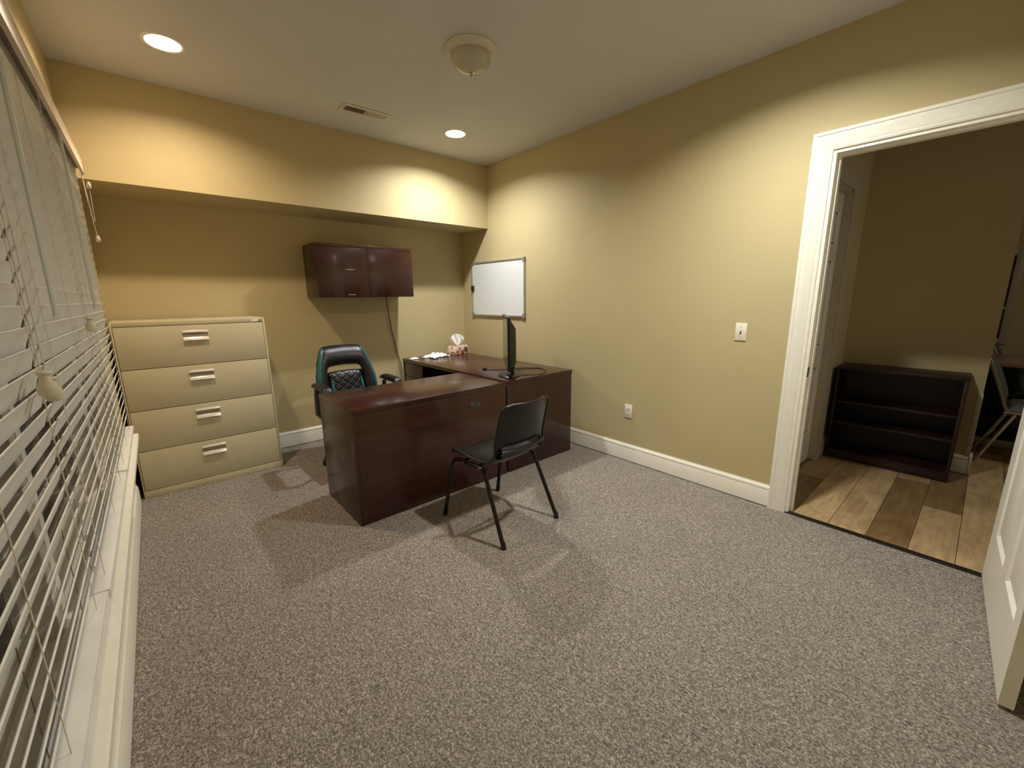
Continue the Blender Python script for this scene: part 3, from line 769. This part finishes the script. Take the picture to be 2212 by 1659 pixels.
# rolled rim around backrest
rim = [shell_pt(0, .50+.5*k/40) for k in range(40)]+[shell_pt(k/16, 1.0) for k in range(17)]+[shell_pt(1, 1-.5*k/40) for k in range(1, 41)]
rim = [(x, y-.006, z) for x, y, z in rim]
MB().tube(rim, .0085, 8).build('rim', 'blackrough', back, smooth=60)
lum = [shell_pt(k/16, .585+.035*(1-(2*k/16-1)**2)*0+.02) for k in range(1, 16)]
MB().tube([(x, y-.020-.012*(1-(x/.2)**2), z-.012) for x, y, z in lum], .015, 10, flat=.6).build('lumbar_bar', 'blackrough', back, smooth=60)
for s in (-1, 1):
    for k in range(3):
        z = .492+k*.017
        MB().box(s*.150, s*.185, -.200-k*.006, -.170-k*.006, z, z+.006, .001).build('side_rib', 'blackrough', back)
FE = .0125
for s in (-1, 1):
    xr_ = s*.208
    top = [(xr_, .150, .414), (xr_, -.070, .414)]
    r = MB().tube([(s*.209, .165, .409)]+top+[(s*.209, -.085, .409)], FE, 12).build('seat_rail', 'blkmetal', t, smooth=60)
    for y in (.085, -.062):
        MB().lathe([(0, s*.0165), (.005, s*.016), (.0065, s*.0125), (.0065, s*.010)], (xr_, y, .414), 12, 'x').build('screw', 'chrome', r)
    for yt, yf_ in ((.165, .272), (-.085, -.272)):
        sg = 1 if yt > 0 else -1
        pts = [(s*.209, yt-sg*.012, .4105), (s*.2095, yt+sg*.006, .404), (s*.211, yt+sg*.022, .385), (s*.213, yt+sg*.034, .355), (s*.234, yf_, .012)]
        lg = MB().tube(pts, FE, 12).build('leg', 'blkmetal', t, smooth=60)
        MB().tube([(s*.2325, yf_-sg*.005, .035), (s*.234, yf_, .010), (s*.234, yf_, .0)], [.0145, .0155, .0165], 12).build('foot_cap', 'black', lg, smooth=60)
for y in (.10, -.03):
    MB().tube([(-.208, y, .412), (.208, y, .412)], .009, 10).build('cross_bar', 'blkmetal', t, smooth=60)

# ------------------------------------------------------------------ executive office chair
t = thing('office_chair', 'black and teal executive office chair behind the desk return', 'chair', (-1.675, -.80, 0), math.radians(0))
def back_y(z): return .20+.10*((z-.45)/.55)+.03*((z-.45)/.55)**2
def outl(k, n):            # outer outline of the back, z relative to floor (front view), k from bottom-left over the top to bottom-right
    key = [(-.205, .46), (-.245, .54), (-.262, .63), (-.258, .72), (-.238, .81), (-.213, .89), (-.190, .945), (-.172, .968), (-.14, .978), (0, .984),
           (.14, .978), (.172, .968), (.190, .945), (.213, .89), (.238, .81), (.258, .72), (.262, .63), (.245, .54), (.205, .46)]
    return interp(key, k/n)
def innl(k, n):
    key = [(-.150, .44), (-.150, .52), (-.150, .60), (-.150, .68), (-.149, .745), (-.146, .775), (-.136, .794), (-.120, .802), (-.09, .806), (0, .810),
           (.09, .806), (.120, .802), (.136, .794), (.146, .775), (.149, .745), (.150, .68), (.150, .60), (.150, .52), (.150, .44)]
    return interp(key, k/n)
NK = 72
def pad(u, v, front=True, off=0):
    k = u*NK; (xo, zo), (xi, zi) = outl(k, NK), innl(k, NK)
    x = xo+(xi-xo)*v; z = zo+(zi-zo)*v
    th = .052*(max(0, math.sin(math.pi*min(1, max(0, v)))))**.55+.006+off
    return (x, back_y(z)-th*(1 if front else -.55)-.030*(abs(x)/.25)**2, z)
m = MB(); m.grid(lambda u, v: pad(u, v), NK, 14); m.grid(lambda u, v: pad(u, v, False), NK, 10)
bmesh.ops.remove_doubles(m.bm, verts=m.bm.verts[:], dist=.0135)
bk = m.build('backrest', 'leather', t, smooth=70)
for s in (0, 1):
    def band(u, v, s=s):
        uu = .02+.385*u if s == 0 else .98-.385*u
        return pad(uu, -.00+.30*v*(.62+.45*math.sin(math.pi*min(1, u*1.1))), True, .0035)
    o = MB().grid(band, 40, 5).build('side_stripe', 'teal', bk, smooth=70)
    sm = o.modifiers.new('s', 'SOLIDIFY'); sm.thickness = .003
def quilt(u, v):
    a = (u-.5)*2; z = .455+.312*v-.010*a*a*max(0, v-.7)/.3; x = a*.160*(1-.05*v)
    p, q = (x*.82+z)/.066, (x*.82-z)/.066
    g = min(abs(p-round(p)), abs(q-round(q)))
    h = .0065*min(1, g*6.5)**.6
    e = max(0, 1-abs(a)**8)*max(0, 1-abs(2*v-1)**10)
    return (x, back_y(z)-(.012+.026*e+h*e), z)
MB().grid(quilt, 84, 96).build('quilted_panel', 'leather', t, smooth=75)
for s in (-1, 1):
    m = MB(); pts = []
    for k in range(18):
        v = k/17; z = .455+.25*v; pts.append((s*(.137-.010*v), back_y(z)-.050+.012*v*v, z))
    m.tube(pts, [.013*min(1, (18-k)/5) for k in range(18)], 8, flat=.6).build('inner_stripe', 'teal', t, smooth=70)
MB().box(-.20, .20, .235, .262, .42, .70, .01).build('back_plate', 'black', t)
# seat, arms, column and star base
def seatp(u, v):
    a, b = (u-.5)*2, (v-.5)*2; r = (1-abs(a)**5)*(1-abs(b)**5)
    return (a*.245*(1-.05*max(0, -b)), b*.255-.045, .42+.085*r**.4)
m = MB(); m.grid(seatp, 30, 30); m.grid(lambda u, v: (seatp(u, v)[0], seatp(u, v)[1], .42-.02*((1-abs((u-.5)*2)**5)*(1-abs((v-.5)*2)**5))**.4), 30, 30)
bmesh.ops.remove_doubles(m.bm, verts=m.bm.verts[:], dist=.0008)
m.build('seat_cushion', 'leather', t, smooth=70)
for s in (-1, 1):
    ax = s*.292
    ar = MB().tube([(s*.20, .10, .395), (s*.26, .12, .400), (ax, .13, .44), (ax, .125, .56), (ax, .10, .655), (ax, .04, .680), (ax, -.10, .680), (ax, -.19, .655), (ax, -.215, .56), (ax, -.20, .45), (s*.26, -.16, .402), (s*.20, -.15, .395)], .0155, 10, flat=1.3).build('armrest', 'gun', t, smooth=70)
    def armp(u, v, ax=ax):
        a, b = (u-.5)*2, (v-.5)*2; r = (1-abs(a)**4)*(1-abs(b)**6)
        return (ax+a*.036, -.035+b*.165, .684+.034*r**.45+.012*(b > .2)*(b-.2)*0-.030*max(0, abs(b)-.5)**2)
    m = MB(); m.grid(armp, 14, 24); m.grid(lambda u, v: (armp(u, v)[0], armp(u, v)[1], .681-.030*max(0, abs((v-.5)*2)-.5)**2), 14, 24)
    bmesh.ops.remove_doubles(m.bm, verts=m.bm.verts[:], dist=.0035)
    m.build('arm_pad', 'leather', ar, smooth=70)
MB().box(-.12, .12, -.14, .12, .365, .402, .01).build('tilt_mechanism', 'black', t)
MB().box(-.03, .03, .08, .25, .36, .395, .008).build('back_bracket', 'black', t)
MB().lathe([(0, .37), (.017, .37), (.017, .25), (.027, .25), (.028, .10), (.034, .09), (0, .09)], seg=24).build('gas_column', 'black', t)
m = MB()
m.lathe([(0, .125), (.045, .122), (.05, .10), (.045, .085), (0, .085)], seg=24)
for k in range(5):
    a = k*2*math.pi/5+.35; c, s = math.cos(a), math.sin(a)
    m.tube([(c*.02, s*.02, .105), (c*.17, s*.17, .098), (c*.30, s*.30, .078)], [.028, .024, .018], 8, flat=.75)
sb = m.build('star_base', 'black', t, smooth=50)
for k in range(5):
    a = k*2*math.pi/5+.35; c, s = math.cos(a), math.sin(a); px, py = c*.295, s*.295
    cs = MB()
    for q in (-1, 1):
        ox, oy = -s*.017*q, c*.017*q; ring = []
        pr = [(.0, -.009), (.022, -.009), (.027, -.006), (.027, .006), (.022, .009), (0, .009)]
        A = []
        for r_, h_ in pr:
            A.append([cs.bm.verts.new((px+ox-s*h_+c*r_*math.cos(j*math.pi/8), py+oy+c*h_+s*r_*math.cos(j*math.pi/8), .0275+r_*math.sin(j*math.pi/8))) for j in range(16)])
        for U, V in zip(A, A[1:]):
            for j in range(16): cs.bm.faces.new([U[j], V[j], V[(j+1) % 16], U[(j+1) % 16]])
    bmesh.ops.remove_doubles(cs.bm, verts=cs.bm.verts[:], dist=1e-5)
    cs.tube([(px, py, .02), (px, py, .082)], .010, 8)
    cs.build('caster', 'black', sb, smooth=40)

# ------------------------------------------------------------------ hall: bookcase, counter, stacking chairs
x0, x1, y0, y1, hb = 1.345, 1.650, -4.222, -3.474, .789
t = thing('bookcase', 'empty dark wood bookcase with three shelves against the hall wall', 'bookcase', ((x0+x1)/2, (y0+y1)/2, 0)); wx = (x1-x0)/2; wy = (y1-y0)/2
MB().box(-wx-.004, wx, -wy-.003, wy+.003, hb-.022, hb, .002).build('top_panel', 'esp', t)
for s in (-1, 1): MB().box(-wx, wx, s*wy, s*(wy-.020), 0, hb-.0225, .001).build('side_panel', 'espz', t)
MB().box(wx-.008, wx-.001, -wy+.0205, wy-.0205, 0, hb-.0225).build('back_panel', 'espz', t)
for z in (.505, .325): MB().box(-wx+.006, wx-.009, -wy+.0205, wy-.0205, z-.018, z, .001).build('shelf', 'esp', t)
MB().box(-wx+.001, wx-.009, -wy+.0205, wy-.0205, .056, .075, .001).build('shelf', 'esp', t)
MB().box(-wx+.004, -wx+.02, -wy+.0205, wy-.0205, .0, .0555, .001).build('kick_board', 'esp', t)

t = thing('counter', 'low black counter with a pinkish brown top in the room beyond', 'counter', (3.02, -5.0, 0))
MB().box(-.32, .32, -.80, .76, 0, .735, .004).build('counter_body', 'blackglass', t)
MB().box(-.36, .40, -.86, .665, .7355, .775, .004).build('counter_top', 'tabletop', t)
MB().box(-.335, -.3205, -.80, .76, .004, .075, .003).build('base_strip', 'halltrim', t)

def stack_chair():
    t = thing('stacking_chair', '', 'chair')
    for s in (-1, 1):
        x = s*.215
        MB().tube(smoothpath([(x, .165, .43), (x, .195, .47), (x, .225, .56), (x, .275, .70), (x, .325, .83), (x*.96, .335, .855)], 5), .0125, 10).build('back_post', 'chrome', t, smooth=60)
        MB().tube([(x, .20, .44), (x, -.20, .445)], .0115, 10).build('seat_rail', 'chrome', t, smooth=60)
        MB().tube([(x*1.02, .14, .43), (x*1.08, .30, .0)], .0125, 10).build('leg', 'chrome', t, smooth=60)
        MB().tube([(x*1.02, -.10, .43), (x*1.08, -.24, .0)], .0125, 10).build('leg', 'chrome', t, smooth=60)
    MB().tube([(-.215, .215, .20), (.215, .215, .20)], .008, 8).build('cross_bar', 'chrome', t, smooth=60)
    MB().tube([(-.205, .335, .855), (-.10, .345, .868), (.10, .345, .868), (.205, .335, .855)], .0125, 10).build('top_rail', 'chrome', t, smooth=60)
    def sp(u, v):
        a, b = (u-.5)*2, (v-.5)*2; r = max(0, (1-abs(a)**6)*(1-abs(b)**6))
        return (a*.205, b*.20-.01, .455+.050*r**.45)
    m = MB(); m.grid(sp, 20, 20); m.grid(lambda u, v: (*sp(u, v)[:2], .452), 20, 20); bmesh.ops.remove_doubles(m.bm, verts=m.bm.verts[:], dist=.004); m.build('seat', 'chairgrey', t, smooth=70)
    def bp(u, v):
        a, b = (u-.5)*2, (v-.5)*2; r = max(0, (1-abs(a)**6)*(1-abs(b)**6)); z = .69+b*.155
        return (a*.198, .215+(z-.53)*.36-.040*r**.45, z)
    m = MB(); m.grid(bp, 20, 20); m.grid(lambda u, v: (bp(u, v)[0], .222+(bp(u, v)[2]-.53)*.36, bp(u, v)[2]), 20, 20); bmesh.ops.remove_doubles(m.bm, verts=m.bm.verts[:], dist=.008); m.build('backrest', 'chairgrey', t, smooth=70)
    return t
def copy_tree(o, parent=None):
    c = o.copy(); COL.objects.link(c); c.parent = parent
    for ch in list(o.children): copy_tree(ch, c)
    return c
sc = stack_chair(); sc.location = (2.33, -4.635, 0)
sc['label'] = 'chrome and grey stacking chair in front of the black counter'; sc['group'] = 'chrome stacking chairs in the far room'
s2 = copy_tree(sc); s2.location = (3.68, -4.645, 0)
s2['label'] = 'chrome stacking chair behind the counter, only its back posts showing'

# dark window in the far wall
w = thing('window_4', 'dark night window with pale frame in the far room', 'window', (FX, -3.95, .82)); struct(w)
m = MB(); m.box(-.022, -.001, -.455, -.395, 0, 1.0, .003); m.box(-.022, -.001, .395, .455, 0, 1.0, .003); m.box(-.022, -.001, -.395, .395, .94, 1.0, .003); m.box(-.022, -.001, -.395, .395, 0, .06, .003); m.box(-.018, -.001, -.395, .395, .375, .405, .002)
m.build('window_frame', 'halltrim', w)
MB().box(-.008, -.0015, -.395, .395, .06, .94).build('pane', 'blackglass', w)

# added fill lamp, out of view, that brightens the hall and far room
t = thing('hall_fill_light', 'added unseen fill light in the hall past the doorway', 'ceiling light', (1.5, -5.9, H))
MB().lathe([(0, 0), (.14, 0), (.14, -.03), (.12, -.03), (0, -.012)], seg=32).build('canopy', 'baffle', t)
MB().lathe([(.118, -.0295), (.10, -.055), (.05, -.07), (0, -.072)], seg=32).build('lamp_lens', emit('hall_fill_glow', (1, .92, .78), 75), t)
